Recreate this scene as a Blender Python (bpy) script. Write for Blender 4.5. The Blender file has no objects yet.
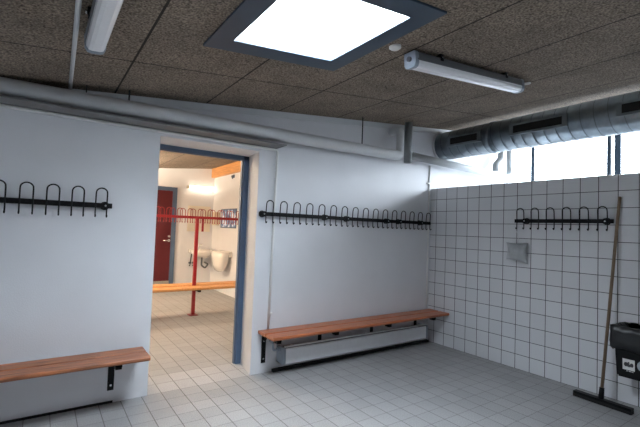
import bpy, bmesh, math, random
from mathutils import Vector, Matrix
random.seed(4)
PI = math.pi
S = bpy.context.scene
C = S.collection

# ---------------------------------------------------------------- camera
right = Vector((0.8190, -0.5727, 0.0358))
cam_d = bpy.data.cameras.new('camera'); cam = bpy.data.objects.new('camera', cam_d); C.objects.link(cam)
yaw, pitch, roll = math.radians(34.913), math.radians(2.298), math.radians(2.053)
fw = Vector((math.sin(yaw)*math.cos(pitch), math.cos(yaw)*math.cos(pitch), math.sin(pitch)))
r0 = Vector((math.cos(yaw), -math.sin(yaw), 0)); u0 = r0.cross(fw)
r1 = math.cos(roll)*r0 + math.sin(roll)*u0; u1 = -math.sin(roll)*r0 + math.cos(roll)*u0
cam.matrix_world = Matrix(((r1.x, u1.x, -fw.x, -4.118), (r1.y, u1.y, -fw.y, -3.409), (r1.z, u1.z, -fw.z, 1.368), (0, 0, 0, 1)))
cam_d.sensor_width = 36; cam_d.lens = 399.15/640*36; cam_d.clip_start = 0.02
S.camera = cam

# ---------------------------------------------------------------- sky, daylight, exposure
W = bpy.data.worlds.new('overcast_sky'); S.world = W; W.use_nodes = True
bg = W.node_tree.nodes['Background']; bg.inputs[0].default_value = (0.80, 0.90, 1.0, 1); bg.inputs[1].default_value = 11.0
# overcast sky: three times brighter overhead than at the horizon
_nt = W.node_tree; _tc = _nt.nodes.new('ShaderNodeTexCoord'); _sx = _nt.nodes.new('ShaderNodeSeparateXYZ'); _mr = _nt.nodes.new('ShaderNodeMapRange')
_nt.links.new(_tc.outputs['Generated'], _sx.inputs[0]); _nt.links.new(_sx.outputs[2], _mr.inputs[0])
_mr.inputs[3].default_value = 3.0; _mr.inputs[4].default_value = 34.0; _nt.links.new(_mr.outputs[0], bg.inputs[1])
W.cycles.sampling_method = 'MANUAL'; W.cycles.sample_map_resolution = 64

def portal(name, loc, rot, sx, sy):
    l = bpy.data.lights.new(name, 'AREA'); l.shape = 'RECTANGLE'; l.size = sx; l.size_y = sy
    l.cycles.is_portal = True
    o = bpy.data.objects.new(name, l); C.objects.link(o); o.location = loc; o.rotation_euler = rot
    return o
portal('skylight_daylight', (-2.975, -1.695, 2.52), (0, -math.atan(.103), 0), 0.80, 0.80)
portal('window_daylight', (1.86, -2.5, 2.40), (0, PI/2, 0), 1.0, 5.0)
S.view_settings.view_transform = 'Standard'
try: S.view_settings.look = 'None'
except Exception: pass
S.view_settings.exposure = 1.5; S.view_settings.gamma = 1.0; S.view_settings.use_curve_mapping = False
try:
    S.cycles.use_denoising = True; S.cycles.max_bounces = 10; S.cycles.diffuse_bounces = 6
    S.cycles.sample_clamp_indirect = 8
except Exception: pass

# ---------------------------------------------------------------- materials
def mat(name, col, rough=0.6, metal=0.0, noise=0.0, nscale=40, bump=0.0, bscale=60, spec=0.5, stretch=None, coat=0.0):
    m = bpy.data.materials.new(name); m.use_nodes = True
    nt = m.node_tree; b = nt.nodes['Principled BSDF']
    b.inputs['Base Color'].default_value = (*col, 1); b.inputs['Roughness'].default_value = rough
    b.inputs['Metallic'].default_value = metal; b.inputs['Specular IOR Level'].default_value = spec
    b.inputs['Coat Weight'].default_value = coat
    tc = nt.nodes.new('ShaderNodeTexCoord'); mp = nt.nodes.new('ShaderNodeMapping')
    nt.links.new(tc.outputs['Object'], mp.inputs[0])
    if stretch: mp.inputs['Scale'].default_value = stretch
    n = nt.nodes.new('ShaderNodeTexNoise'); n.inputs['Scale'].default_value = nscale; n.inputs['Detail'].default_value = 5
    nt.links.new(mp.outputs[0], n.inputs['Vector'])
    mx = nt.nodes.new('ShaderNodeMix'); mx.data_type = 'RGBA'
    mx.inputs[6].default_value = (*[c*(1-noise) for c in col], 1); mx.inputs[7].default_value = (*[min(1, c*(1+noise)) for c in col], 1)
    rp = nt.nodes.new('ShaderNodeMapRange'); rp.inputs[1].default_value = .3; rp.inputs[2].default_value = .7
    nt.links.new(n.outputs[0], rp.inputs[0]); nt.links.new(rp.outputs[0], mx.inputs[0]); nt.links.new(mx.outputs[2], b.inputs['Base Color'])
    if bump:
        n2 = nt.nodes.new('ShaderNodeTexNoise'); n2.inputs['Scale'].default_value = bscale; n2.inputs['Detail'].default_value = 4
        nt.links.new(mp.outputs[0], n2.inputs['Vector'])
        bp = nt.nodes.new('ShaderNodeBump'); bp.inputs['Strength'].default_value = bump; bp.inputs['Distance'].default_value = .004
        nt.links.new(n2.outputs[0], bp.inputs['Height']); nt.links.new(bp.outputs[0], b.inputs['Normal'])
    m['_'] = 1
    return m

def M_(nt, op, a, b=None):
    n = nt.nodes.new('ShaderNodeMath'); n.operation = op
    for i, v in enumerate((a, b)):
        if v is None: continue
        if isinstance(v, (int, float)): n.inputs[i].default_value = v
        else: nt.links.new(v, n.inputs[i])
    return n.outputs[0]

def line_mask(nt, u, T, phase, w):
    f = M_(nt, 'FRACT', M_(nt, 'DIVIDE', M_(nt, 'SUBTRACT', u, phase), T))
    f = M_(nt, 'WRAP', f, 1.0) if False else f
    d = M_(nt, 'ABSOLUTE', M_(nt, 'SUBTRACT', f, 0.5))
    return M_(nt, 'GREATER_THAN', d, 0.5 - w/(2*T))

def cell_random(nt, u, v, T, pu, pv):
    cu = M_(nt, 'FLOOR', M_(nt, 'DIVIDE', M_(nt, 'SUBTRACT', u, pu), T)); cv = M_(nt, 'FLOOR', M_(nt, 'DIVIDE', M_(nt, 'SUBTRACT', v, pv), T))
    cb = nt.nodes.new('ShaderNodeCombineXYZ'); nt.links.new(cu, cb.inputs[0]); nt.links.new(cv, cb.inputs[1])
    wn = nt.nodes.new('ShaderNodeTexWhiteNoise'); wn.noise_dimensions = '3D'; nt.links.new(cb.outputs[0], wn.inputs['Vector'])
    return wn.outputs['Value']

def wall_tile_mat():
    m = mat('glazed_white_wall_tile', (.70, .71, .73), .22, noise=.02, nscale=3)
    nt = m.node_tree; b = nt.nodes['Principled BSDF']
    tc = nt.nodes.new('ShaderNodeTexCoord'); sp = nt.nodes.new('ShaderNodeSeparateXYZ'); nt.links.new(tc.outputs['Object'], sp.inputs[0])
    a = line_mask(nt, sp.outputs[1], .15, .053, .0062); c = line_mask(nt, sp.outputs[2], .15, 0.0, .0055)
    g = M_(nt, 'MAXIMUM', a, c)
    rnd = cell_random(nt, sp.outputs[1], sp.outputs[2], .15, .053, 0)
    base = b.inputs['Base Color'].links[0].from_socket
    v = nt.nodes.new('ShaderNodeHueSaturation'); nt.links.new(base, v.inputs['Color'])
    nt.links.new(M_(nt, 'ADD', M_(nt, 'MULTIPLY', rnd, .06), .97), v.inputs['Value'])
    mx = nt.nodes.new('ShaderNodeMix'); mx.data_type = 'RGBA'; nt.links.new(g, mx.inputs[0]); nt.links.new(v.outputs[0], mx.inputs[6]); mx.inputs[7].default_value = (.055, .055, .06, 1)
    nt.links.new(mx.outputs[2], b.inputs['Base Color'])
    nt.links.new(M_(nt, 'ADD', M_(nt, 'MULTIPLY', g, .6), .22), b.inputs['Roughness'])
    bp = nt.nodes.new('ShaderNodeBump'); bp.inputs['Strength'].default_value = .5; bp.inputs['Distance'].default_value = -.002
    nt.links.new(g, bp.inputs['Height']); nt.links.new(bp.outputs[0], b.inputs['Normal'])
    return m

def floor_mat():
    m = mat('speckled_grey_floor_tile', (.335, .335, .335), .42, noise=.30, nscale=160)
    nt = m.node_tree; b = nt.nodes['Principled BSDF']
    tc = nt.nodes.new('ShaderNodeTexCoord'); sp = nt.nodes.new('ShaderNodeSeparateXYZ'); nt.links.new(tc.outputs['Object'], sp.inputs[0])
    x, y = sp.outputs[0], sp.outputs[1]
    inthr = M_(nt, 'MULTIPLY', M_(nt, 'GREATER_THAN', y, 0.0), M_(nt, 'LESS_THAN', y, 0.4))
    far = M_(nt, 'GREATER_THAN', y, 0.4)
    # joints run every 15 cm, in the doorway band every 20 cm
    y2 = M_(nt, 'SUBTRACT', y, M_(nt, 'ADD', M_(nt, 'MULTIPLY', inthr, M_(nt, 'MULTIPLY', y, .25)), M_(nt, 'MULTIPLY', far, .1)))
    a = line_mask(nt, x, .15, -.095, .006); c = line_mask(nt, y2, .15, 0.0, .0048)
    g = M_(nt, 'MAXIMUM', a, M_(nt, 'MULTIPLY', c, .75))
    rnd = cell_random(nt, x, y2, .15, -.095, 0)
    base = b.inputs['Base Color'].links[0].from_socket
    big = nt.nodes.new('ShaderNodeTexNoise'); big.inputs['Scale'].default_value = 1.7; big.inputs['Detail'].default_value = 4; nt.links.new(tc.outputs['Object'], big.inputs['Vector'])
    v = nt.nodes.new('ShaderNodeHueSaturation'); nt.links.new(base, v.inputs['Color'])
    val = M_(nt, 'ADD', M_(nt, 'MULTIPLY', rnd, .12), M_(nt, 'ADD', .76, M_(nt, 'MULTIPLY', big.outputs[0], .36)))
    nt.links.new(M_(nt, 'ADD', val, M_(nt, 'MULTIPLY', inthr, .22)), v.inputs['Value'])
    mx = nt.nodes.new('ShaderNodeMix'); mx.data_type = 'RGBA'; nt.links.new(M_(nt, 'MULTIPLY', g, .85), mx.inputs[0]); nt.links.new(v.outputs[0], mx.inputs[6]); mx.inputs[7].default_value = (.085, .075, .065, 1)
    nt.links.new(mx.outputs[2], b.inputs['Base Color'])
    bp = nt.nodes.new('ShaderNodeBump'); bp.inputs['Strength'].default_value = .4; bp.inputs['Distance'].default_value = -.002
    nt.links.new(g, bp.inputs['Height']); nt.links.new(bp.outputs[0], b.inputs['Normal'])
    return m

def ceiling_mat():
    m = mat('wood_wool_ceiling_board', (.235, .19, .15), .95, noise=.75, nscale=95, bump=.9, bscale=110, spec=.1)
    nt = m.node_tree; b = nt.nodes['Principled BSDF']
    tc = nt.nodes.new('ShaderNodeTexCoord'); sp = nt.nodes.new('ShaderNodeSeparateXYZ'); nt.links.new(tc.outputs['Object'], sp.inputs[0])
    a = line_mask(nt, sp.outputs[0], .71, -3.705, .013); c = line_mask(nt, sp.outputs[1], 2.4, -.765, .012)
    g = M_(nt, 'MAXIMUM', a, c)
    big = nt.nodes.new('ShaderNodeTexNoise'); big.inputs['Scale'].default_value = 3; big.inputs['Detail'].default_value = 5; nt.links.new(tc.outputs['Object'], big.inputs['Vector'])
    base = b.inputs['Base Color'].links[0].from_socket
    v = nt.nodes.new('ShaderNodeHueSaturation'); nt.links.new(base, v.inputs['Color'])
    nt.links.new(M_(nt, 'ADD', .6, M_(nt, 'MULTIPLY', big.outputs[0], .8)), v.inputs['Value'])
    mx = nt.nodes.new('ShaderNodeMix'); mx.data_type = 'RGBA'; nt.links.new(g, mx.inputs[0]); nt.links.new(v.outputs[0], mx.inputs[6]); mx.inputs[7].default_value = (.05, .043, .036, 1)
    nt.links.new(mx.outputs[2], b.inputs['Base Color'])
    return m

def glass_mat():
    m = bpy.data.materials.new('clear_window_glass'); m.use_nodes = True; nt = m.node_tree
    for n in list(nt.nodes): nt.nodes.remove(n)
    o = nt.nodes.new('ShaderNodeOutputMaterial'); t = nt.nodes.new('ShaderNodeBsdfTransparent'); g = nt.nodes.new('ShaderNodeBsdfGlossy')
    g.inputs['Roughness'].default_value = .05; mx = nt.nodes.new('ShaderNodeMixShader'); mx.inputs[0].default_value = .06
    nt.links.new(t.outputs[0], mx.inputs[1]); nt.links.new(g.outputs[0], mx.inputs[2]); nt.links.new(mx.outputs[0], o.inputs[0])
    return m

def lamp_mat(name, col, strength):
    m = bpy.data.materials.new(name); m.use_nodes = True; b = m.node_tree.nodes['Principled BSDF']
    b.inputs['Base Color'].default_value = (.9, .9, .9, 1); b.inputs['Emission Color'].default_value = (*col, 1); b.inputs['Emission Strength'].default_value = strength
    return m

def poster_mat():
    m = mat('printed_blue_white_poster', (.5, .6, .8), .35)
    nt = m.node_tree; b = nt.nodes['Principled BSDF']
    tc = nt.nodes.new('ShaderNodeTexCoord'); n = nt.nodes.new('ShaderNodeTexNoise'); n.inputs['Scale'].default_value = 7; n.inputs['Detail'].default_value = 2
    nt.links.new(tc.outputs['Object'], n.inputs['Vector'])
    cr = nt.nodes.new('ShaderNodeValToRGB'); cr.color_ramp.interpolation = 'CONSTANT'
    e = cr.color_ramp.elements; e[0].position = 0; e[0].color = (.07, .14, .32, 1); e[1].position = .45; e[1].color = (.24, .36, .6, 1)
    k = e.new(.53); k.color = (.75, .82, .95, 1)
    nt.links.new(n.outputs[0], cr.inputs[0]); nt.links.new(cr.outputs[0], b.inputs['Base Color'])
    return m

WALLC = (.72, .73, .755)
MT = dict(
    wall=mat('painted_white_wall', WALLC, .55, noise=.03, nscale=2.5, bump=.35, bscale=130),
    tile=wall_tile_mat(), floor=floor_mat(), ceil=ceiling_mat(), glass=glass_mat(),
    frame=mat('blue_grey_painted_frame', (.075, .125, .21), .4, noise=.08, nscale=5),
    post=mat('dark_blue_window_post', (.02, .04, .065), .5, noise=.08),
    sky_frame=mat('slate_blue_skylight_frame', (.028, .052, .085), .45, noise=.1, nscale=6),
    white=mat('white_painted_steel', (.66, .68, .70), .4, noise=.03, nscale=8),
    off_white=mat('dulled_white_pipe', (.48, .50, .51), .5, noise=.04, nscale=8),
    grey=mat('grey_painted_pipe', (.24, .26, .265), .5, noise=.08, nscale=8),
    tray=mat('dull_grey_board', (.20, .20, .20), .7, noise=.08, nscale=8),
    radiator=mat('white_enamelled_radiator', (.84, .86, .89), .35, noise=.02),
    conduit=mat('white_plastic_conduit', (.82, .82, .80), .4, noise=.02, nscale=10),
    black=mat('black_enamelled_steel', (.005, .005, .006), .5, noise=.1, nscale=20, spec=.2),
    black_and_shade=mat('matt_black_and_base_shade', (.008, .008, .008), .8, noise=.2, nscale=20),  # matt black for rods and bristles; on the wall foot it paints shade
    chrome=mat('chrome_screw', (.8, .8, .8), .2, metal=1, noise=.03),
    galv=mat('galvanised_duct_steel', (.27, .315, .345), .36, metal=.9, noise=.22, nscale=9, bump=.1, bscale=14),
    seam=mat('dark_duct_seam', (.16, .18, .20), .5, metal=.6, noise=.1),
    dark=mat('black_duct_slot', (.004, .004, .004), .8, noise=.1),
    wood=mat('varnished_red_pine', (.42, .12, .042), .38, noise=.38, nscale=7, stretch=(.6, 9, 9), coat=.25),
    wood_old=mat('worn_red_pine', (.34, .115, .045), .45, noise=.6, nscale=7, stretch=(.7, 10, 10), coat=.15),
    pine=mat('bare_orange_pine', (.62, .29, .10), .5, noise=.2, nscale=6, stretch=(9, .6, 9)),
    fixture=mat('grey_fixture_housing', (.13, .14, .155), .45, noise=.06, nscale=12),
    capm=mat('pale_blue_grey_end_cap', (.30, .35, .41), .45, noise=.05, nscale=12),
    diff=mat('ribbed_white_diffuser', (.93, .94, .96), .25, noise=.04, nscale=30, stretch=(1, 12, 12)),
    red=mat('red_enamelled_steel', (.30, .006, .012), .35, noise=.06, nscale=10),
    reddoor=mat('dark_red_painted_door', (.085, .004, .009), .45, noise=.1, nscale=4),
    cream=mat('cream_plastic', (.66, .58, .45), .5, noise=.04),
    mirror=mat('cream_tinted_mirror', (.80, .74, .62), .28, metal=.75, noise=.02),
    porcelain=mat('white_porcelain', (.82, .80, .76), .15, noise=.02, nscale=4, coat=.5),
    handle=mat('brown_broom_wood', (.22, .15, .095), .55, noise=.25, nscale=12, stretch=(8, 8, .6)),
    bag=mat('black_bin_bag_plastic', (.010, .011, .013), .3, noise=.2, nscale=10, bump=1.0, bscale=9),
    binm=mat('black_bin_plastic', (.006, .0065, .0075), .5, noise=.1, nscale=20, spec=.2),
    sheet=mat('white_printed_label', (.72, .72, .70), .5, noise=.03),
    ink=mat('dark_label_print', (.05, .05, .055), .6, noise=.3, nscale=30),
    greylabel=mat('grey_label_disc', (.35, .40, .42), .5, noise=.1),
    pouch=mat('silver_grey_fabric', (.42, .44, .45), .6, noise=.12, nscale=18, bump=.5, bscale=25),
    string=mat('white_string', (.6, .62, .62), .8, noise=.05),
    poster=poster_mat(), paint_white=mat('white_shaft_lining', (.85, .85, .85), .6, noise=.02),
    tube=lamp_mat('lit_warm_lamp_cover', (1.0, .83, .62), 2.3),
    sill=mat('grey_stone_sill', (.33, .31, .28), .6, noise=.1),
)

# ---------------------------------------------------------------- mesh helpers
def box(bm, x0, x1, y0, y1, z0, z1, bev=0.0, seg=2):
    r = bmesh.ops.create_cube(bm, size=1.0); vs = r['verts']
    for v in vs:
        v.co = Vector((x0 + (v.co.x+.5)*(x1-x0), y0 + (v.co.y+.5)*(y1-y0), z0 + (v.co.z+.5)*(z1-z0)))
    if bev:
        es = list({e for v in vs for e in v.link_edges})
        rr = bmesh.ops.bevel(bm, geom=es, offset=bev, segments=seg, profile=.5, affect='EDGES', clamp_overlap=True)
        for f in rr['faces']: f.smooth = True
    return bm

def hexa(bm, pts):          # 8 corners: bottom four ccw, top four ccw
    v = [bm.verts.new(p) for p in pts]
    for f in ((3, 2, 1, 0), (4, 5, 6, 7), (0, 1, 5, 4), (1, 2, 6, 5), (2, 3, 7, 6), (3, 0, 4, 7)):
        bm.faces.new([v[i] for i in f])
    return bm

def tube(bm, path, r, seg=10, cap=True):
    path = [Vector(p) for p in path]; n = len(path); rings = []
    rs = r if isinstance(r, (list, tuple)) else [r]*n
    t0 = (path[1]-path[0]).normalized()
    up = Vector((0, 0, 1)) if abs(t0.z) < .9 else Vector((1, 0, 0))
    nrm = t0.cross(up).normalized()
    for i in range(n):
        a = path[max(0, i-1)]; b = path[min(n-1, i+1)]; t = (b-a).normalized()
        nrm = (nrm - t*nrm.dot(t)).normalized(); bi = t.cross(nrm)
        rings.append([bm.verts.new(path[i] + rs[i]*(math.cos(2*PI*k/seg)*nrm + math.sin(2*PI*k/seg)*bi)) for k in range(seg)])
    for i in range(n-1):
        for k in range(seg):
            f = bm.faces.new((rings[i][k], rings[i][(k+1) % seg], rings[i+1][(k+1) % seg], rings[i+1][k])); f.smooth = True
    if cap:
        bm.faces.new(rings[0][::-1]); bm.faces.new(rings[-1])
    return bm

def bend(points, rad, n=6):     # polyline with rounded corners
    P = [Vector(p) for p in points]; out = [P[0]]
    for i in range(1, len(P)-1):
        a = (P[i-1]-P[i]).normalized(); b = (P[i+1]-P[i]).normalized()
        p0 = P[i]+a*rad; p1 = P[i]+b*rad
        for k in range(n+1):
            t = k/n; out.append((1-t)**2*p0 + 2*t*(1-t)*P[i] + t*t*p1)
    out.append(P[-1]); return out

def prism(bm, prof, axis, a, b, smooth=False):   # profile in the other two axes
    def mk(u, v, w):
        return {'x': (w, u, v), 'y': (u, w, v), 'z': (u, v, w)}[axis]
    A = [bm.verts.new(mk(u, v, a)) for u, v in prof]; B = [bm.verts.new(mk(u, v, b)) for u, v in prof]; n = len(prof)
    for i in range(n):
        f = bm.faces.new((A[i], A[(i+1) % n], B[(i+1) % n], B[i])); f.smooth = smooth
    bm.faces.new(A[::-1]); bm.faces.new(B)
    return bm

def world_origin(o):
    v = Vector(o.location)
    while o.parent: o = o.parent; v += Vector(o.location)
    return v

def obj(name, bm, m, parent=None, origin=None):
    bmesh.ops.recalc_face_normals(bm, faces=bm.faces)
    off = world_origin(parent) if parent else (Vector(origin) if origin else Vector((0, 0, 0)))
    if off.length: bmesh.ops.translate(bm, verts=bm.verts, vec=-off)
    me = bpy.data.meshes.new(name); bm.to_mesh(me); bm.free(); me.materials.append(m)
    o = bpy.data.objects.new(name, me); C.objects.link(o)
    if parent: o.parent = parent
    elif origin: o.location = origin
    return o
B = bmesh.new

def tag(o, label, cat, group=None):
    o['label'] = label; o['category'] = cat
    if group: o['group'] = group
    return o
def thing(name, label, cat, loc, group=None):
    o = bpy.data.objects.new(name, None); C.objects.link(o); o.location = loc; o.empty_display_size = .05
    return tag(o, label, cat, group)
def struct(name, bm, m, parent=None):
    o = obj(name, bm, m, parent)
    if not parent: o['kind'] = 'structure'
    return o
def cz(x): return 2.735 + .103*x       # underside of the sloping ceiling

# ---------------------------------------------------------------- setting
XL, XR, YF, YB = -5.3, 1.8, -5.0, 5.2
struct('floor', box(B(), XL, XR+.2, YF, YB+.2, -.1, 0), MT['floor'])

def ceil_piece(bm, x0, x1, y0, y1, t=.30):
    hexa(bm, [(x0, y0, cz(x0)), (x1, y0, cz(x1)), (x1, y1, cz(x1)), (x0, y1, cz(x0)),
              (x0, y0, cz(x0)+t), (x1, y0, cz(x1)+t), (x1, y1, cz(x1)+t), (x0, y1, cz(x0)+t)])
SX0, SX1, SY0, SY1 = -3.31, -2.64, -2.04, -1.355
HW = .05      # the hole in the roof is wider than the frame opening
b = B()
ceil_piece(b, XL-.2, SX0-HW, YF-.2, YB+.2); ceil_piece(b, SX1+HW, XR+.2, YF-.2, YB+.2)
ceil_piece(b, SX0-HW, SX1+HW, YF-.2, SY0-HW); ceil_piece(b, SX0-HW, SX1+HW, SY1+HW, YB+.2)
struct('ceiling', b, MT['ceil'])

# wall with the doorway (0.4 m thick), top follows the ceiling
DX0, DX1, DX1F, DZ = -3.353, -2.462, -2.395, 2.085
def wall_seg(bm, x0, x1, y0, y1, z0):
    hexa(bm, [(x0, y0, z0), (x1, y0, z0), (x1, y1, z0), (x0, y1, z0), (x0, y0, cz(x0)), (x1, y0, cz(x1)), (x1, y1, cz(x1)), (x0, y1, cz(x0))])
b = B(); wall_seg(b, XL, DX0, 0, .4, 0)
hexa(b, [(DX1, 0, 0), (XR, 0, 0), (XR, .4, 0), (DX1F, .4, 0), (DX1, 0, cz(DX1)), (XR, 0, cz(XR)), (XR, .4, cz(XR)), (DX1F, .4, cz(DX1F))])
hexa(b, [(DX0, 0, DZ), (DX1, 0, DZ), (DX1F, .4, DZ), (DX0, .4, DZ), (DX0, 0, cz(DX0)), (DX1, 0, cz(DX1)), (DX1F, .4, cz(DX1F)), (DX0, .4, cz(DX0))])
struct('wall_back', b, MT['wall'])
struct('wall_right', box(B(), 0, .12, YF, 0, 0, 1.945), MT['tile'])
b = B(); hexa(b, [(XL-.2, YF, 0), (XL, YF, 0), (XL, YB, 0), (XL-.2, YB, 0), (XL-.2, YF, cz(XL-.2)), (XL, YF, cz(XL)), (XL, YB, cz(XL)), (XL-.2, YB, cz(XL-.2))])
struct('wall_left', b, MT['wall'])
b = B(); wall_seg(b, XL-.2, XR+.2, YF-.2, YF, 0); struct('wall_front', b, MT['wall'])
# outer wall behind the partition, below and above the window band
b = B(); box(b, XR, XR+.2, YF, .4, 0, 1.9); hexa(b, [(XR, YF, 2.88), (XR+.2, YF, 2.88), (XR+.2, .4, 2.88), (XR, .4, 2.88), (XR, YF, cz(XR)), (XR+.2, YF, cz(XR+.2)), (XR+.2, .4, cz(XR+.2)), (XR, .4, cz(XR))])
struct('wall_outer', b, MT['wall'])
# changing room beyond the doorway
b = B(); wall_seg(b, XL, XR, YB, YB+.2, 0); struct('wall_far', b, MT['wall'])
b = B(); wall_seg(b, -1.0, -.85, .4, YB, 0); struct('wall_side', b, MT['wall'])

# strip under the ceiling, dark strips standing in for shade at the wall foot
b = B(); x0, x1 = -4.0, XR
hexa(b, [(x0, -.012, cz(x0)-.055), (x1, -.012, cz(x1)-.055), (x1, 0, cz(x1)-.055), (x0, 0, cz(x0)-.055), (x0, -.012, cz(x0)), (x1, -.012, cz(x1)), (x1, 0, cz(x1)), (x0, 0, cz(x0))])
hexa(b, [(x0, -.02, cz(x0)-.063), (x1, -.02, cz(x1)-.063), (x1, 0, cz(x1)-.063), (x0, 0, cz(x0)-.063), (x0, -.02, cz(x0)-.055), (x1, -.02, cz(x1)-.055), (x1, 0, cz(x1)-.055), (x0, 0, cz(x0)-.055)])
struct('trim_1', b, MT['white'])
struct('base_shade_back', box(B(), -2.24, -.02, -.04, 0, 0, .024), MT['black_and_shade'])  # shadow beneath the convector, built as a black strip
struct('base_shade_left', box(B(), XL, -3.60, -.008, 0, 0, .016), MT['black_and_shade'])  # contact shade along the floor edge, built as a thin black strip

# window band: frame, posts, panes
win = B(); box(win, XR+.02, XR+.10, YF, 0, 1.9, 1.95); box(win, XR+.02, XR+.10, YF, 0, 2.83, 2.88)
wo = struct('window_1', win, MT['frame'])
YS = [(-.394, -.344), (-1.365, -1.318), (-1.470, -1.402), (-2.47, -2.40), (-3.47, -3.40), (-4.47, -4.40)]
for y0, y1 in YS: obj('window_post', box(B(), XR+.02, XR+.045, y0, y1, 1.95, 2.83), MT['post'], wo)
edges = [0.0] + [v for p in YS for v in (p[1], p[0])] + [YF]
for i in range(0, len(edges), 2):
    if edges[i]-edges[i+1] > .02: obj('pane', box(B(), XR+.05, XR+.056, edges[i+1], edges[i], 1.95, 2.83), MT['glass'], wo)

# skylight
def sloped(bm, x0, x1, y0, y1, d0, d1):   # slab hanging d0..d1 below the ceiling plane
    hexa(bm, [(x0, y0, cz(x0)-d0), (x1, y0, cz(x1)-d0), (x1, y1, cz(x1)-d0), (x0, y1, cz(x0)-d0), (x0, y0, cz(x0)-d1), (x1, y0, cz(x1)-d1), (x1, y1, cz(x1)-d1), (x0, y1, cz(x0)-d1)])
def skylight(name, sy0, sy1):
    sk = bpy.data.objects.new(name, None); C.objects.link(sk); sk.location = (-2.975, (sy0+sy1)/2, cz(-2.975)); sk['kind'] = 'structure'
    ox0, ox1, oy0, oy1 = SX0-.115, SX1+.125, sy0-.115, sy1+.140
    b = B()
    sloped(b, ox0, SX0+.006, oy0, oy1, .012, 0); sloped(b, SX1-.006, ox1, oy0, oy1, .012, 0)
    sloped(b, SX0+.006, SX1-.006, oy0, sy0+.006, .012, 0); sloped(b, SX0+.006, SX1-.006, sy1-.006, oy1, .012, 0)
    obj('skylight_frame', b, MT['sky_frame'], sk)
    b = B(); hx0, hx1, hy0, hy1 = SX0-HW, SX1+HW, sy0-HW, sy1+HW
    for (a0, a1, c0, c1) in ((hx0, hx0+.008, hy0, hy1), (hx1-.008, hx1, hy0, hy1), (hx0, hx1, hy0, hy0+.008), (hx0, hx1, hy1-.008, hy1)): sloped(b, a0, a1, c0, c1, .0, -.302)
    obj('skylight_shaft', b, MT['paint_white'], sk)
    b = B(); sloped(b, hx0-.03, hx1+.03, hy0-.03, hy1+.03, -.303, -.309); obj('pane', b, MT['glass'], sk)
skylight('window_2', SY0, SY1)

# doorway frame (far side of the wall) and the red door beyond
b = B(); fx0 = DX0; y0, y1 = .345, .405
hexa(b, [(DX1F-.064, y0, 0), (DX1F, y0, 0), (DX1F, y1, 0), (DX1F-.064, y1, 0), (DX1F-.064, y0, DZ), (DX1F, y0, DZ), (DX1F, y1, DZ), (DX1F-.064, y1, DZ)])
box(b, DX0, DX0+.06, y0, y1, 0, DZ); box(b, DX0, DX1F, y0, y1, DZ-.042, DZ)
box(b, DX1F-.074, DX1F-.064, y0+.02, y1, 0, DZ-.042); box(b, DX0+.06, DX1F-.064, y0+.02, y1, DZ-.048, DZ-.042)
struct('door_1', b, MT['frame'])
b = B(); box(b, -1.89, -1.80, YB-.04, YB, 0, 2.14); box(b, -2.87, -2.78, YB-.04, YB, 0, 2.14); box(b, -2.78, -1.89, YB-.04, YB, 2.06, 2.14)
d2 = struct('door_2', b, MT['frame'])
obj('door_leaf', box(B(), -2.78, -1.89, YB-.03, YB-.001, .20, 2.06), MT['reddoor'], d2)
obj('door_sill', box(B(), -2.78, -1.89, YB-.05, YB-.001, 0, .20), MT['sill'], d2)
b = B(); tube(b, bend([(-1.925, YB-.03, 1.03), (-1.925, YB-.08, 1.03), (-2.05, YB-.08, 1.03)], .015), .010); tube(b, [(-1.925, YB-.03, 1.03), (-1.925, YB-.038, 1.03)], .027, 16)
obj('door_handle', b, MT['chrome'], d2)
obj('door_lock', tube(B(), [(-1.925, YB-.03, 1.115), (-1.925, YB-.04, 1.115)], .024, 16), MT['chrome'], d2)
b = B(); hexa(b, [(-1.07, .41, cz(-1.07)-.20), (-1.0, .41, cz(-1.07)-.20), (-1.0, YB, cz(-1.07)-.20), (-1.07, YB, cz(-1.07)-.20), (-1.07, .41, cz(-1.07)), (-1.0, .41, cz(-1.0)), (-1.0, YB, cz(-1.0)), (-1.07, YB, cz(-1.07))])
struct('trim_2', b, MT['pine'])

# ---------------------------------------------------------------- pipes under the ceiling
b = B(); tube(b, bend([(XL, -.14, 2.205), (-.745, -.15, 2.255), (-.745, -.15, 2.56), (-.745, 0, 2.56)], .06), [.058]*4+[.054, .05]+[.046]*11, 20)
pm = tag(obj('heating_pipe', b, MT['white'], origin=(-2.5, -.15, 2.2)), 'long fat white pipe running over the doorway along the back wall', 'pipe')
hs = (-3.90, -3.622, -1.315)
for x in hs:
    z = 2.205 + (x-XL)/4.555*.05
    r = tube(B(), [(x, -.14, z+.05), (x, -.14, cz(x))], .006 if x > -3.8 else .004, 8)
    obj('hanger_rod', r, MT['black_and_shade'], pm)
b = B(); box(b, XL, -2.285, -.205, 0, 2.133, 2.143)
tag(obj('shelf_board', b, MT['tray'], origin=(-3.8, -.1, 2.137)), 'flat grey board beneath the white pipe, above the doorway', 'board')
b = B(); tube(b, [(-.61, -.15, 2.19), (-.61, -.15, 2.672)], .046, 18)
tag(obj('drop_pipe', b, MT['grey'], origin=(-.61, -.15, 2.19)), 'short grey vertical pipe hanging from ceiling near the right corner', 'pipe')
b = B(); tube(b, bend([(-.565, -.15, 2.285), (XR, -.13, 2.235)], .05), .046, 18)
tag(obj('heating_pipe', b, MT['off_white'], origin=(.6, -.14, 2.26)), 'slimmer white pipe passing over the tiled wall towards the windows', 'pipe')
b = B(); tube(b, bend([(1.25, -.13, 2.308), (1.25, -.13, 2.40), (1.38, -.13, 2.50), (1.38, -.13, 2.87)], .03), .044, 14)
tag(obj('branch_pipe', b, MT['grey'], origin=(1.3, -.13, 2.285)), 'grey pipe with an S bend standing before the bright window', 'pipe', None)
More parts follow.
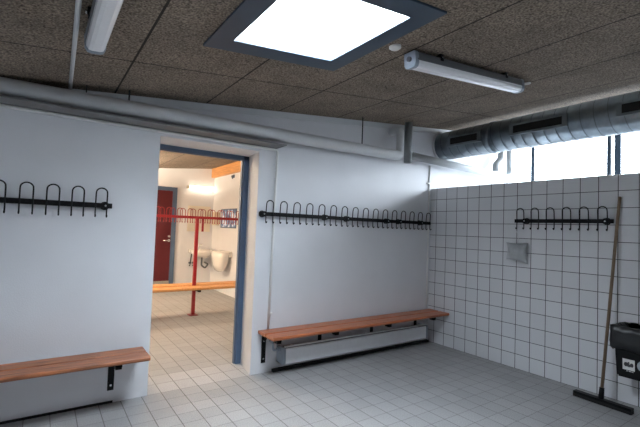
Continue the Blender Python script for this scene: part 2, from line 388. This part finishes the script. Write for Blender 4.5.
b = B(); tube(b, [(1.60, -.13, 2.296), (1.60, -.13, 2.89)], .040, 14)
tag(obj('branch_pipe', b, MT['grey'], origin=(1.6, -.13, 2.28)), 'straight grey vertical pipe standing before the bright window', 'pipe')

# conduits
b = B(); tube(b, bend([(XL, -.013, 2.119), (-2.275, -.013, 2.119), (-2.30, -.010, .40)], .03, 8), .0125, 10)
o = tag(obj('wall_conduit', b, MT['conduit'], origin=(-2.3, -.008, .4)), 'thin white conduit crossing above the doorway and dropping beside it to the bench', 'conduit')
obj('clip', box(B(), -2.305, -2.265, -.022, 0, .545, .565, .003), MT['conduit'], o)
b = B(); tube(b, [(-.045, -.009, .44), (-.045, -.009, 2.24)], .009, 10)
o = tag(obj('corner_conduit', b, MT['conduit'], origin=(-.045, -.009, .44)), 'thin white vertical conduit in the corner beside the tiled wall', 'conduit')
obj('clip', box(B(), -.085, -.03, -.022, 0, 2.0, 2.02, .003), MT['conduit'], o)
b = B(); tube(b, [(-4.056, -2.2, cz(-4.056)-.011), (-3.995, -.06, cz(-3.995)-.011)], .0115, 10)
tag(obj('ceiling_conduit', b, MT['white'], origin=(-4.02, -1, cz(-4.02))), 'thin white conduit on the ceiling left of the near lamp', 'conduit')
b = B(); box(b, -4.02, -3.89, -.075, 0, cz(-3.95)-.075, cz(-3.95)-.03, .004)
tag(obj('junction_box', b, MT['white'], origin=(-3.95, -.03, 2.26)), 'small white junction box where the ceiling conduit meets the wall', 'box')

# ---------------------------------------------------------------- ventilation duct
DXC, DZC, DR = .20, 2.523, .179
duct = thing('ventilation_duct', 'round galvanised spiral duct hanging over the tiled wall', 'duct', (DXC, 0, DZC))
b = B(); tube(b, [(DXC, -.001, DZC), (DXC, YF, DZC)], DR, 56); obj('duct_pipe', b, MT['galv'], duct)
b = B(); pth = []
Lh = 4.9; turns = Lh/.115
for i in range(int(turns*28)):
    a = 2*PI*i/28; pth.append((DXC + (DR+.0005)*math.cos(a), -.06 - .115*i/28, DZC + (DR+.0005)*math.sin(a)))
tube(b, pth, .0032, 5); obj('spiral_seam', b, MT['seam'], duct)
b = B(); tube(b, [(DXC, -.001, DZC), (DXC, -.02, DZC)], DR+.022, 56); obj('wall_flange', b, MT['white'], duct)
for y in (-.74, -3.4):
    b = B(); tube(b, [(DXC, y, DZC), (DXC, y-.035, DZC)], DR+.008, 56); obj('joint_collar', b, MT['galv'], duct)
def grille(y0, y1):
    f = B(); h = .062; xo = DXC-DR-.014
    prof_x = (xo, DXC-DR+.02)
    for (a0, a1, c0, c1) in ((y0, y1, DZC+.040, DZC+h), (y0, y1, DZC-h, DZC-.040), (y0, y0+.045, DZC-.040, DZC+.040), (y1-.045, y1, DZC-.040, DZC+.040)):
        box(f, prof_x[0], prof_x[1], a0, a1, c0, c1)
    g = obj('supply_grille', f, MT['galv'], duct)
    obj('grille_opening', box(B(), xo+.004, DXC-DR+.02, y0+.045, y1-.045, DZC-.04, DZC+.04), MT['dark'], g)
grille(-.69, -.225); grille(-1.62, -1.035); grille(-2.60, -2.02); grille(-3.58, -3.0)

# ---------------------------------------------------------------- ceiling lamps
def batten(x0, y0, x1, y1, label):
    """fluorescent batten from (x0,y0) to (x1,y1), built on the slope"""
    p0 = Vector((x0, y0, cz(x0)-.018)); p1 = Vector((x1, y1, cz(x1)-.018)); L = (p1-p0).length
    t = (p1-p0)/L; nrm = Vector((-.103, 0, 1)).normalized(); s = nrm.cross(t).normalized(); nrm = t.cross(s)
    root = thing('ceiling_lamp', label, 'ceiling lamp', (p0+p1)/2, 'fluorescent battens under the changing room ceiling')
    def sweep(prof, a, bb):
        prof = [(u*.86, w*.86) for u, w in prof]
        bm = B(); A_ = [bm.verts.new(p0+t*a+s*u+nrm*w) for u, w in prof]; B_ = [bm.verts.new(p0+t*bb+s*u+nrm*w) for u, w in prof]; n = len(prof)
        for i in range(n): bm.faces.new((A_[i], A_[(i+1) % n], B_[(i+1) % n], B_[i]))
        bm.faces.new(A_[::-1]); bm.faces.new(B_); return bm
    hous = [(-.040, 0), (.040, 0), (.052, -.018), (.052, -.055), (-.052, -.055), (-.052, -.018)]
    diff = [(-.050, -.055), (.050, -.055), (.049, -.085), (.038, -.104), (.02, -.110), (-.02, -.110), (-.038, -.104), (-.049, -.085)]
    cap = [(-.046, .001), (.046, .001), (.054, -.02), (.054, -.085), (.042, -.107), (.02, -.113), (-.02, -.113), (-.042, -.107), (-.054, -.085), (-.054, -.02)]
    obj('housing', sweep(hous, .02, L-.02), MT['fixture'], root)
    d = obj('diffuser', sweep(diff, .03, L-.03), MT['diff'], root)
    rim = B()
    for sgn in (-1, 1):
        A_ = [(sgn*.050, -.052), (sgn*.056, -.052), (sgn*.056, -.062), (sgn*.050, -.062)]
        bm2 = sweep(A_, .02, L-.02); tmp = bpy.data.meshes.new('t'); bm2.to_mesh(tmp); bm2.free(); rim.from_mesh(tmp); bpy.data.meshes.remove(tmp)
    obj('diffuser_rim', rim, MT['fixture'], root)
    for a, e in ((0, .032), (L-.032, L)):
        c = obj('end_cap', sweep(cap, a, e), MT['capm'], root)
        out = -1 if a == 0 else 1; q = p0 + t*(0 if a == 0 else L) - nrm*.043
        obj('cable_gland', tube(B(), [q, q+t*out*.012], .016, 14), MT['fixture'], c)
    for a in (L*.2, L*.8):
        bm = sweep([(-.058, .018), (.058, .018), (.058, -.03), (.053, -.03), (.053, .006), (-.053, .006), (-.053, -.03), (-.058, -.03)], a-.014, a+.014)
        k = obj('mounting_clip', bm, MT['black'], root)
        for sg in (-1, 1):
            q = p0+t*a+s*sg*.050-nrm*.004
            obj('screw', tube(B(), [q, q+s*sg*.010], .008, 10), MT['chrome'], k)
    return root
batten(-2.31, -1.72, -1.055, -1.72, 'grey fluorescent batten lamp right of the skylight')
batten(-3.945, -1.11, -3.945, -2.38, 'white-bottomed fluorescent batten lamp left of the skylight, cut by the picture top')
b = B(); tube(b, bend([(-1.045, -1.715, cz(-1.02)-.06), (-.97, -1.715, cz(-.97)-.03), (-.88, -1.72, cz(-.88)-.011)], .02), .0095, 8)
tag(obj('lamp_cable', b, MT['conduit'], origin=(-1.1, -1.79, cz(-1.1)-.03)), 'short white cable leaving the right end of the batten lamp', 'cable')
b = B(); z = cz(-2.43); tube(b, [(-2.43, -1.715, z+.002), (-2.43, -1.715, z-.012), (-2.43, -1.715, z-.02)], [.036, .036, .026], 24)
tag(obj('ceiling_sensor', b, MT['conduit'], origin=(-2.43, -1.715, z)), 'small round white sensor on the ceiling beside the skylight', 'sensor')

# ---------------------------------------------------------------- coat racks
def hook_bm(d=1):
    """inverted U wire with out-turned tips, centred on the bar, standing d off it along -y"""
    w = .037; P = [(-w, .004*d, -.010), (-w, -.002*d, -.078), (-w, -.016*d, -.086), (-w, -.030*d, -.078)]
    P = [(-w, -.030, -.070), (-w, -.026, -.080), (-w, -.016, -.084), (-w, -.008, -.076), (-w, -.006, 0), (-w, -.012, .085)]
    for k in range(1, 12):
        a = PI - PI*k/12; P.append((w*math.cos(a), -.014, .093+.036*math.sin(a)))
    P += [(w, -.012, .085), (w, -.006, 0), (w, -.008, -.076), (w, -.016, -.084), (w, -.026, -.080), (w, -.030, -.070)]
    if d < 0: P = [(x, -y, z) for x, y, z in P]
    return tube(B(), P, .0050, 8)
hook_me = {}
def hook_mesh(m, d):
    k = (m.name, d)
    if k not in hook_me:
        bm = hook_bm(d); bmesh.ops.recalc_face_normals(bm, faces=bm.faces); me = bpy.data.meshes.new('hook'); bm.to_mesh(me); bm.free(); me.materials.append(m); hook_me[k] = me
    return hook_me[k]
def coat_rack(label, group, loc, rotz, x0, x1, hooks, knobs, m):
    """bar along local x at z=0, wall surface at local y=+.045"""
    root = thing('coat_rack', label, 'coat rack', (0, 0, 0), group)
    obj('rail', box(B(), x0, x1, -.006, .006, -.019, .019, .002), m, root)
    for hx in hooks:
        h = bpy.data.objects.new('hook', hook_mesh(m, 1)); C.objects.link(h); h.parent = root; h.location = (hx, 0, 0)
    for kx in knobs:
        k = obj('wall_mount', tube(tube(B(), [(kx, -.010, 0), (kx, .036, 0)], .026, 16), [(kx, .036, 0), (kx, .045, 0)], .032, 18), m, root)
        obj('screw', tube(B(), [(kx, -.013, 0), (kx, -.0095, 0)], .007, 10), MT['chrome'], k)
    root.location = loc; root.rotation_euler = (0, 0, rotz)
    return root
G = 'black wire coat racks on the walls'
coat_rack('black coat rack on the wall left of the doorway', G, (-3.683, -.045, 1.488), 0, -.897, 0, [-.073-.15*k for k in range(6)], [-.045, -.85], MT['black'])
coat_rack('black coat rack right beside the doorway, over the bench start', G, (-2.46, -.045, 1.496), 0, 0, .89, [.105+.15*k for k in range(6)], [.05, .77], MT['black'])
coat_rack('black coat rack in the middle of the three over the long bench', G, (-1.56, -.045, 1.494), 0, 0, .93, [.105+.15*k for k in range(6)], [.16, .76], MT['black'])
coat_rack('short black coat rack with four hooks beside the room corner', G, (-.615, -.045, 1.496), 0, 0, .565, [.06+.15*k for k in range(4)], [.02, .40], MT['black'])
coat_rack('black coat rack on the tiled wall, a pouch hanging from it', G, (-.045, -1.147, 1.531), -PI/2, 0, .884, [.064+.1475*k for k in range(6)], [.105, .82], MT['black'])

# ---------------------------------------------------------------- wall benches
BT = .412
def board_prof(y0, y1, z0, z1):
    return [(y0, z0+.010), (y0+.008, z0), (y1-.008, z0), (y1, z0+.008), (y1, z1-.005), (y1-.005, z1), (y0+.006, z1), (y0, z1-.006)]
def wall_bench(label, x0, x1, brs, m, yb, yf):
    root = thing('wall_bench', label, 'bench', ((x0+x1)/2, -.15, BT-.03), 'wooden wall benches')
    w = (yb-yf-.018)/2
    obj('seat_board', prism(B(), board_prof(yb-w, yb, BT-.030, BT), 'x', x0, x1), m, root)
    obj('seat_board', prism(B(), board_prof(yf, yf+w, BT-.030, BT), 'x', x0, x1), m, root)
    for bx in brs:
        bm = B(); box(bm, bx-.022, bx+.022, -.008, 0, .095, BT-.03, .002)
        box(bm, bx-.022, bx+.022, yf+.03, -.008, BT-.052, BT-.030)
        prism(bm, [(yf+.03, BT-.030), (yf+.03, BT-.068), (yf+.085, BT-.068), (yf+.11, BT-.052), (-.008, BT-.052), (-.008, BT-.03)], 'x', bx-.020, bx+.020)
        prism(bm, [(-.008, BT-.05), (-.008, BT-.11), (-.03, BT-.11), (-.09, BT-.05)], 'x', bx-.004, bx+.004)
        k = obj('bracket', bm, MT['black'], root)
        for z in (.135, .30): obj('screw', tube(B(), [(bx, -.012, z), (bx, -.0075, z)], .008, 10), MT['chrome'], k)
    return root
wall_bench('long red-brown slatted bench under the three coat racks, right of the doorway', -2.41, -.006, (-2.335, -1.69, -.97, -.24), MT['wood'], -.025, -.33)
wall_bench('worn red-brown bench on the wall left of the doorway', -5.25, -3.42, (-3.62, -4.40, -5.1), MT['wood_old'], -.06, -.35)

# ---------------------------------------------------------------- convector under the long bench
rad = thing('convector', 'low white convector heater under the long bench', 'radiator', (-1.18, -.07, .09))
bm = B(); prism(bm, [(-.135, .095), (-.125, .088), (-.115, .095), (-.115, .226), (-.125, .235), (-.135, .226)], 'x', -2.165, -.19)
obj('front_panel', bm, MT['radiator'], rad)
bm = B(); box(bm, -2.165, -.19, -.115, -.03, .11, .21); obj('fin_block', bm, MT['tray'], rad)
bm = B()
for i in range(5): box(bm, -2.165, -.19, -.112+.018*i, -.106+.018*i, .21, .235)
box(bm, -2.165, -.19, -.036, -.03, .21, .235)
obj('top_grille', bm, MT['fixture'], rad)
for x0 in (-2.195, -.19):
    bm = B(); box(bm, x0, x0+.03, -.138, 0, .088, .242, .006); obj('end_panel', bm, MT['capm'], rad)
bm = B(); tube(bm, bend([(-2.19, -.15, .262), (-.20, -.15, .262)], .02), .009, 8)
for x in (-2.1, -1.15, -.3): tube(bm, bend([(x, -.085, .225), (x, -.11, .262), (x, -.15, .262)], .01), .006, 6)
obj('guard_rail', bm, MT['white'], rad)
bm = B(); tube(bm, bend([(-2.19, -.07, .22), (-2.27, -.07, .22), (-2.27, -.07, .29), (-2.27, 0, .29)], .02), .011, 8); tube(bm, [(-2.23, -.07, .22), (-2.20, -.07, .22)], .02, 12)
obj('valve_pipe', bm, MT['capm'], rad)
for x in (-1.9, -.5): obj('wall_bracket', box(B(), x-.015, x+.015, -.04, 0, .12, .22), MT['fixture'], rad)

# ---------------------------------------------------------------- broom
hb = Vector((-.215, -2.005, .04)); ht = Vector((-.016, -2.064, 1.745))
br = thing('push_broom', 'push broom with brown handle leaning on the tiled wall', 'broom', (-.17, -1.99, 0))
dv = ht-hb
obj('handle', tube(B(), [hb+dv*.03, ht-dv*.004, ht], [.0125, .0125, .008], 12), MT['handle'], br)
obj('socket', tube(B(), [hb-dv*.008, hb+dv*.055], [.022, .018], 14), MT['black'], br)
e0 = Vector((-.205, -1.80, 0)); e1 = Vector((-.225, -2.225, 0)); t = (e1-e0).normalized(); s = Vector((-t.y, t.x, 0))
def bar(bm, a, b_, w, z0, z1):
    return hexa(bm, [(*(a+s*w).xy, z0), (*(a-s*w).xy, z0), (*(b_-s*w).xy, z0), (*(b_+s*w).xy, z0), (*(a+s*w).xy, z1), (*(a-s*w).xy, z1), (*(b_-s*w).xy, z1), (*(b_+s*w).xy, z1)])
obj('head', bar(B(), e0, e1, .026, .024, .045), MT['black'], br)
bm = B(); nb = 46
for i in range(nb):
    for j in (-1, 0, 1):
        c = e0 + (e1-e0)*((i+.5)/nb) + s*(.02*j); a = c - t*.0042; d = c + t*.0042
        bar_w = .009
        hexa(bm, [(*(a+s*bar_w).xy, 0), (*(a-s*bar_w).xy, 0), (*(d-s*bar_w).xy, 0), (*(d+s*bar_w).xy, 0), (*(a+s*bar_w).xy, .025), (*(a-s*bar_w).xy, .025), (*(d-s*bar_w).xy, .025), (*(d+s*bar_w).xy, .025)])
obj('bristles', bm, MT['black_and_shade'], br)

# ---------------------------------------------------------------- bin with bag
bn = thing('waste_bin', 'black wall-mounted waste bin lined with a black bag', 'bin', (-.14, -2.33, .27))
bx0, bx1, by0, by1 = -.26, -.02, -2.57, -2.105
bm = hexa(B(), [(bx0+.02, by0+.015, .275), (bx1, by0+.015, .275), (bx1, by1-.015, .275), (bx0+.02, by1-.015, .275), (bx0, by0, .64), (bx1, by0, .64), (bx1, by1, .64), (bx0, by1, .64)])
bmesh.ops.bevel(bm, geom=list(bm.edges), offset=.012, segments=2, affect='EDGES')
obj('bin_body', bm, MT['binm'], bn)
obj('mounting_plate', box(B(), -.02, 0, -2.45, -2.2, .35, .60), MT['fixture'], bn)
# bag: skirt folded over the rim
bm = B(); rows = []
def rim_point(u, out, z):
    pts = [(bx0-out, by1+out), (bx0-out, by0-out), (bx1, by0-out), (bx1, by1+out)]
    u = (u % 1)*4; i = int(u); f = u-i; p = Vector((*pts[i], z)).lerp(Vector((*pts[(i+1) % 4], z)), f); return p
N = 72
for (out, z, amp) in ((.004, .49, .0), (.012, .505, .006), (.016, .56, .008), (.014, .62, .006), (.010, .675, .006), (-.01, .682, .004), (-.03, .66, .004), (-.05, .58, .002)):
    row = []
    for k in range(N):
        w = amp*math.sin(k*1.7+z*40) + amp*.6*math.sin(k*.6+z*13)
        p = rim_point(k/N, out+abs(w)*.9, z + (.012*math.sin(k*.5) if z < .5 else w*.8)); 
        if p.x > -.021: p.x = -.021
        row.append(bm.verts.new(p))
    rows.append(row)
for a, c in zip(rows, rows[1:]):
    for k in range(N):
        f = bm.faces.new((a[k], a[(k+1) % N], c[(k+1) % N], c[k])); f.smooth = True
bm.faces.new(rows[-1])
obj('bin_bag', bm, MT['bag'], bn)
# labels on the front face, which leans slightly
def front_x(z): return bx0 + .02*(.64-z)/.365
def lab(bm, y0, y1, z0, z1, th=.0015, off=.0):
    return hexa(bm, [(front_x(z0)-off-th, y0, z0), (front_x(z0)-off, y0, z0), (front_x(z0)-off, y1, z0), (front_x(z0)-off-th, y1, z0), (front_x(z1)-off-th, y0, z1), (front_x(z1)-off, y0, z1), (front_x(z1)-off, y1, z1), (front_x(z1)-off-th, y1, z1)])
la = obj('picture_label', lab(B(), -2.245, -2.165, .343, .428), MT['sheet'], bn)
bm = B()
for (cy, zc, ry, rz) in ((-2.188, .398, .014, .017), (-2.207, .392, .016, .012), (-2.226, .398, .011, .016), (-2.205, .412, .007, .008)):
    vs = []; 
    for k in range(18):
        z = zc-.012+rz*math.sin(2*PI*k/18); vs.append(bm.verts.new((front_x(z)-.0026, cy+ry*math.cos(2*PI*k/18), z)))
    bm.faces.new(vs)
pr_ = bmesh.ops.extrude_face_region(bm, geom=list(bm.faces)); bmesh.ops.translate(bm, verts=[v for v in pr_['geom'] if isinstance(v, bmesh.types.BMVert)], vec=(.0009, 0, 0))
obj('label_print', bm, MT['ink'], la)
bm = tube(B(), [(front_x(.395)-.002, -2.305, .395), (front_x(.395)+.003, -2.305, .395)], .045, 28)
obj('round_label', bm, MT['greylabel'], bn)
bm = B()
for k, w in enumerate((.006, .004, .007, .005, .006, .003)):
    y = -2.19-.0085*k; lab(bm, y-w, y, .332, .338, .001)
obj('small_print', bm, MT['sheet'], bn)

# ---------------------------------------------------------------- pouch hanging from the rack
po = thing('hanging_pouch', 'silver-grey pouch hanging by a string on the tiled wall', 'pouch', (-.05, -1.17, 1.1))
bm = B(); NY, NZ = 18, 16; yc, zc0, hw, hh = -1.175, 1.208, .118, .098
F = {}
for side in (1, -1):
    for i in range(NY+1):
        for j in range(NZ+1):
            u = -1+2*i/NY; v = -1+2*j/NZ
            e = (1-u*u)*(1-v*v)
            y = yc + hw*u*(1-.16*(1-v*v)); z = zc0 + hh*v*(1-.10*(1-u*u)) + (.02*u if v < 0 else 0)
            th = .030*max(e, 0)**.55 + .0015*math.sin(9*u+4*v)*e
            if (abs(u) == 1 or abs(v) == 1) and side == -1: F[(side, i, j)] = F[(1, i, j)]; continue
            F[(side, i, j)] = bm.verts.new((-.045 - side*th*(1 if side > 0 else .8), y, z))
    for i in range(NY):
        for j in range(NZ):
            q = [F[(side, i, j)], F[(side, i+1, j)], F[(side, i+1, j+1)], F[(side, i, j+1)]]
            f = bm.faces.new(q if side > 0 else q[::-1]); f.smooth = True
obj('pouch_body', bm, MT['pouch'], po)
bm = B(); tube(bm, [(-.046, -1.195, 1.30), (-.055, -1.190, 1.37), (-.072, -1.178, 1.445), (-.060, -1.174, 1.37), (-.046, -1.160, 1.30)], .0028, 6)
obj('hanging_string', bm, MT['string'], po)

# ---------------------------------------------------------------- the changing room beyond the doorway
g2 = thing('bench_rack', 'red coat stand with wooden bench seat in the room beyond', 'bench', (-2.15, 2.70, 0))
for px in (-2.15, -3.15, -1.2):
    bm = B(); box(bm, px-.024, px+.024, 2.676, 2.724, .008, 1.48, .004); p = obj('post', bm, MT['red'], g2)
    obj('foot_plate', box(B(), px-.065, px+.065, 2.63, 2.77, 0, .010, .003), MT['red'], p)
    bm = B(); box(bm, px-.018, px+.018, 2.42, 2.98, .385, .415, .003); obj('seat_arm', bm, MT['black'], p)
obj('rail', box(B(), -3.35, -1.06, 2.685, 2.715, 1.465, 1.505, .003), MT['red'], g2)
obj('brace', box(B(), -2.075, -2.045, 2.69, 2.71, 1.27, 1.466, .002), MT['red'], g2)
for y0, y1 in ((2.42, 2.662), (2.738, 2.98)):
    bm = B(); prism(bm, [(y0, .427), (y0+.008, .415), (y1-.008, .415), (y1, .427), (y1, .443), (y1-.006, .45), (y0+.006, .45), (y0, .443)], 'x', -3.35, -1.06)
    obj('seat_board', bm, MT['pine'], g2)
for k in range(14):
    for d in (1, -1):
        h = bpy.data.objects.new('hook', hook_mesh(MT['red'], d)); C.objects.link(h); h.parent = g2
        h.location = (-3.20+.155*k+2.15+(.065 if d < 0 else 0), -.022*d, 1.485)

wl = thing('wall_lamp', 'lit tubular wall lamp above the far washbasin', 'lamp', (-1.3, YB, 2.17))
obj('lamp_base', box(B(), -1.62, -1.04, YB-.04, YB, 2.155, 2.205, .006), MT['white'], wl)
obj('lamp_cover', tube(B(), [(-1.57, YB-.07, 2.17), (-1.04, YB-.07, 2.17)], .038, 18), MT['tube'], wl)
obj('lamp_end', box(B(), -1.62, -1.57, YB-.10, YB-.04, 2.14, 2.20, .006), MT['cream'], wl)

b = B(); box(b, -1.555, -1.06, YB-.012, YB, 1.23, 1.78, .003)
tag(obj('mirror', b, MT['mirror'], origin=(-1.3, YB, 1.23)), 'cream-toned rectangular mirror on the far wall above the washbasin', 'mirror')

def bowl(name, cx, cy, cz_, rx, ry, h, axis, label, cat, parts):
    root = thing(name, label, cat, (cx, cy, cz_-h))
    bm = B(); R_, K = 28, 8; prof = [(0.25, -1.0), (.55, -.93), (.8, -.65), (.95, -.3), (1, 0), (.93, 0), (.85, -.25), (.65, -.55), (.3, -.68)]
    rings = []
    for (r, z) in prof:
        row = []
        for k in range(R_):
            a = 2*PI*k/R_; row.append(bm.verts.new((cx+rx*r*math.cos(a), cy+ry*r*math.sin(a), cz_+h*z)))
        rings.append(row)
    for a, c in zip(rings, rings[1:]):
        for k in range(R_):
            f = bm.faces.new((a[k], a[(k+1) % R_], c[(k+1) % R_], c[k])); f.smooth = True
    bm.faces.new(rings[0]); bm.faces.new(rings[-1])
    if axis == 'y': box(bm, cx-rx*.95, cx+rx*.95, cy+ry*.5, YB, cz_-.06, cz_+.01, .01)
    else: box(bm, cx+rx*.5, -1.0, cy-ry*.95, cy+ry*.95, cz_-.10, cz_+.01, .01)
    obj('basin', bm, MT['porcelain'], root); return root
wb = bowl('washbasin', -1.28, YB-.22, .84, .25, .20, .15, 'y', 'white washbasin with exposed pipes on the far wall', 'washbasin', 1)
b = B(); tube(b, bend([(-1.28, YB-.22, .70), (-1.28, YB-.22, .52), (-1.20, YB-.22, .46), (-1.14, YB-.22, .54), (-1.14, YB-.02, .56), (-1.14, YB, .56)], .03), .018, 10); obj('drain_trap', b, MT['fixture'], wb)
for x in (-1.47, -1.40):
    b = B(); tube(b, bend([(x, YB, .50), (x, YB-.05, .50), (x+.02, YB-.06, .76), (-1.30, YB-.08, .80)], .03), .010, 8); obj('supply_hose', b, MT['black'], wb)
    obj('stop_valve', tube(B(), [(x, YB-.001, .56), (x, YB-.06, .56)], .022, 10), MT['fixture'], wb)
b = B(); tube(b, bend([(-1.28, YB-.06, .84), (-1.28, YB-.06, .96), (-1.28, YB-.18, .95)], .03), .013, 10); obj('tap', b, MT['chrome'], wb)
bowl('washbasin', -1.14, 4.30, .86, .16, .30, .40, 'x', 'deep white basin on the side wall past the red stand', 'washbasin', 1)

b = B(); box(b, -1.012, -1.0, 3.90, 4.66, 1.35, 1.70)
p = tag(obj('poster', b, MT['poster'], origin=(-1.0, 4.3, 1.35)), 'blue and white poster on the side wall of the room beyond', 'poster')
b = B()
for (y0, y1, z0, z1) in ((3.88, 4.68, 1.70, 1.72), (3.88, 4.68, 1.33, 1.35), (3.88, 3.90, 1.35, 1.70), (4.66, 4.68, 1.35, 1.70)): box(b, -1.016, -1.0, y0, y1, z0, z1)
obj('poster_frame', b, MT['frame'], p)
b = B(); box(b, -1.09, -1.0, 4.78, 5.02, 1.38, 1.66, .012)
tag(obj('towel_dispenser', b, MT['cream'], origin=(-1.04, 4.9, 1.38)), 'cream towel dispenser on the side wall between poster and far corner', 'dispenser')
b = B(); tube(b, bend([(-1.0, 4.10, 2.37), (-1.05, 4.10, 2.37), (-1.05, 4.06, 2.32)], .015), .014, 8); box(b, -1.01, -1.0, 4.07, 4.13, 2.34, 2.40)
tag(obj('wall_hook', b, MT['frame'], origin=(-1.0, 4.1, 2.37)), 'small dark hook high on the side wall below the timber beam', 'hook')

# unseen lamps added to light that room, out of the doorway's view
def unseen_lamp(x, y, drop, down, up, label):
    z = cz(x)-drop
    root = thing('unseen_lamp', label, 'ceiling lamp', (x, y, z))
    obj('unseen_lamp_body', box(B(), x-.6, x+.6, y-.06, y+.06, z, z+.04, .004), MT['white'], root)
    for sx in (-.4, .4): obj('unseen_lamp_hanger', box(B(), x+sx-.008, x+sx+.008, y-.008, y+.008, z+.04, cz(x+sx)), MT['white'], root)
    for p, dz, rx in ((down, -.004, 0), (up, .046, PI)):  # upward light added to brighten the ceiling
        if not p: continue
        l = bpy.data.lights.new('fill_light', 'AREA'); l.shape = 'RECTANGLE'; l.size = 1.15; l.size_y = .08; l.energy = p; l.color = (1.0, .82, .61)
        lo = bpy.data.objects.new('fill_light', l); C.objects.link(lo); lo.parent = root; lo.location = (0, 0, dz); lo.rotation_euler = (rx, 0, 0)
unseen_lamp(-3.0, 1.5, .10, 14, 0, 'unseen warm ceiling lamp added in the room beyond, just past the doorway')
unseen_lamp(-3.9, 4.0, .40, 26, 140, 'unseen warm hanging lamp added in the room beyond, nearer its far wall')
